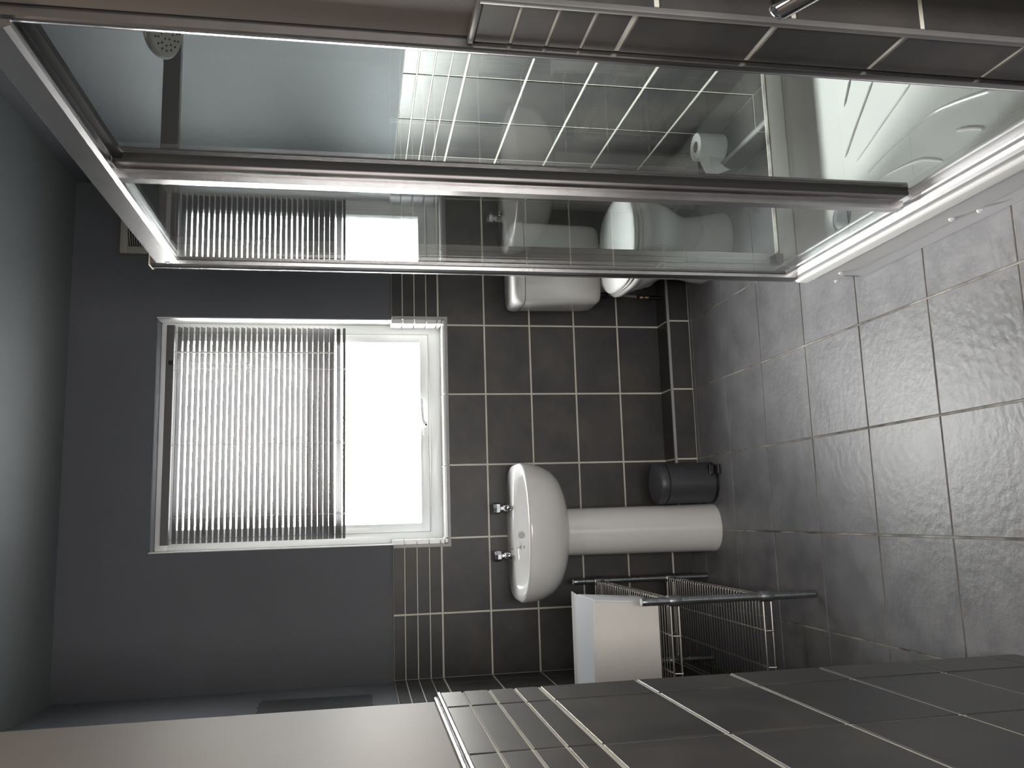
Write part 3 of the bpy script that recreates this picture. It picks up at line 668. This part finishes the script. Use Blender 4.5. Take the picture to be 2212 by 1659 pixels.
# near panel (inner track)
pn = obj('near_panel', B(.6695, .6755, EY0+.014, 1.580, RZ1-.010, RT0+.012), M['glass'], se); pn['label'] = 'clear glass panel nearest the door side'
prof_z('stile', [(.662, 1.562), (.690, 1.562), (.690, 1.576), (.684, 1.580), (.684, 1.592), (.690, 1.596), (.690, 1.606), (.662, 1.606)], RZ1-.006, RT0+.006, M['alud'], pn)
bm = bmesh.new(); box(bm, .661, .684, 1.558, 1.5625, RZ1-.004, RT0+.004); obj('stile_seal', bm, M['seal'], pn)
bm = bmesh.new(); box(bm, .6668, .6792, EY0+.029, EY0+.035, RZ1-.01, RT0+.01); box(bm, .666, .679, EY0+.024, 1.562, RT0-.014, RT0+.002); obj('panel_seal', bm, M['seal'], pn)
# far panel (outer track)
pf_ = obj('far_panel', B(.6460, .6520, 1.596, EY1, RZ1-.014, RT0+.012), M['glass'], se); pf_['label'] = 'clear sliding glass panel nearest the toilet'
prof_z('stile', [(.640, 1.588), (.658, 1.588), (.658, 1.614), (.654, 1.618), (.644, 1.618), (.640, 1.612)], RZ1-.010, RT0+.004, M['alu'], pf_)
obj('stile_cap', B(.6405, .6575, 1.589, 1.616, RT0+.0045, RT0+.0065), M['cap'], pf_)
bm = bmesh.new(); box(bm, .6455, .6525, EY1-.006, EY1+.001, RZ1-.01, RT0+.01); obj('panel_seal', bm, M['seal'], pf_)
# return panel across the tray end
rp = obj('return_panel', B(.690, XR-.001, 2.137, 2.143, RZ1-.006, RT0+.006), M['glass'], se); rp['label'] = 'fixed glass panel across the tray end'
bm = bmesh.new(); box(bm, .668, XR-.0005, 2.124, 2.148, RT0+.010, RT1, .002); obj('top_bar', bm, M['alud'], rp)  # backlit shade is put into the bar's darker metal colour
bm = bmesh.new(); box(bm, .668, XR-.0005, 2.122, 2.148, RZ0, RZ1, .002); obj('bottom_bar', bm, M['acryl'], rp)  # white base stands for the tray's reflection on the aluminium bar
bm = bmesh.new(); box(bm, .690, XR-.001, 2.120, 2.136, RZ1, RZ1+.004); obj('bar_seal', bm, M['fgrout'], rp)
bm = bmesh.new(); box(bm, .6725, .708, 2.124, 2.148, RZ0+.004, RT0+.012, .002); box(bm, .6725, .690, 2.118, 2.126, RZ0+.004, RT0+.012, .002); obj('stile', bm, M['alu'], rp)

# ------------------------------------------------------------------ shower head
sh_ = thing('hand_shower', 'white round hand shower with dark nozzles behind the glass', 'shower')
hc = Vector((.838, 1.40, 1.745)); hn = Vector((-.22, -.30, -.93)).normalized(); s, t = frame_of(hn)
bm = bmesh.new(); lathe([(.010, -.026), (.030, -.020), (.048, -.012), (.0525, -.006), (.0525, -.001), (.049, .002), (.010, .003)], hc, hn, 40, bm); obj('head', bm, M['plastic'], sh_, True)
bm = bmesh.new()
for rr_, nn in ((.010, 6), (.020, 10), (.030, 14), (.038, 18)):
    for k in range(nn):
        a = 2*PI*k/nn + rr_*40; c = hc + (s*math.cos(a) + t*math.sin(a))*rr_ + hn*.0015
        lathe([(.0014, 0), (.0014, .0022)], c, hn, 6, bm)
obj('nozzles', bm, M['dark'], sh_)
bm = bmesh.new(); tube(bm, spline([hc - hn*.020, hc - hn*.045 + Vector((.05, -.05, 0)), (1.00, 1.22, 1.76), (1.02, 1.115, 1.72)], 6), .011, 12); obj('handle', bm, M['plastic'], sh_, True)
bm = bmesh.new(); tube(bm, [(1.02, 1.125, 1.10), (1.02, 1.125, 1.85)], .009, 12)
for z in (1.10, 1.85): tube(bm, [(1.02, 1.0975, z), (1.02, 1.133, z)], .014, 12)
obj('riser_rail', bm, M['chrome'], sh_, True)

# ------------------------------------------------------------------ open door leaf just outside the frame; its lever pokes in at the edge
dr_ = struct(empty('door_1'))
obj('door_leaf', B(.650, .686, .02, .862, .008, 2.0, .002), M['upvc'], dr_)  # unseen leaf inferred from the lever, extended to shade the nib
dh = empty('door_handle'); dh.parent = dr_; dh['label'] = 'rounded chrome lever handle'
a = Vector((.594, .862, .9245)); d = Vector((0, -.100, -.052)).normalized()
P = [a - d*.004, a - d*.0015, a + d*.004, a + d*.012, a + d*.06, a + d*.105, a + d*.120 + Vector((.010, 0, 0)), a + d*.125 + Vector((.052, 0, 0))]
bm = bmesh.new(); tube(bm, P, [.004, .0095, .0138, .0155, .0155, .0150, .0125, .0115], 20); obj('grip', bm, M['chrome'], dh, True, 1.2)
e_ = a + d*.125
bm = bmesh.new(); lathe([(.026, 0), (.026, .006), (.016, .010)], (.650, e_.y, e_.z), (-1, 0, 0), 24, bm); obj('rose', bm, M['chrome'], dh, True)
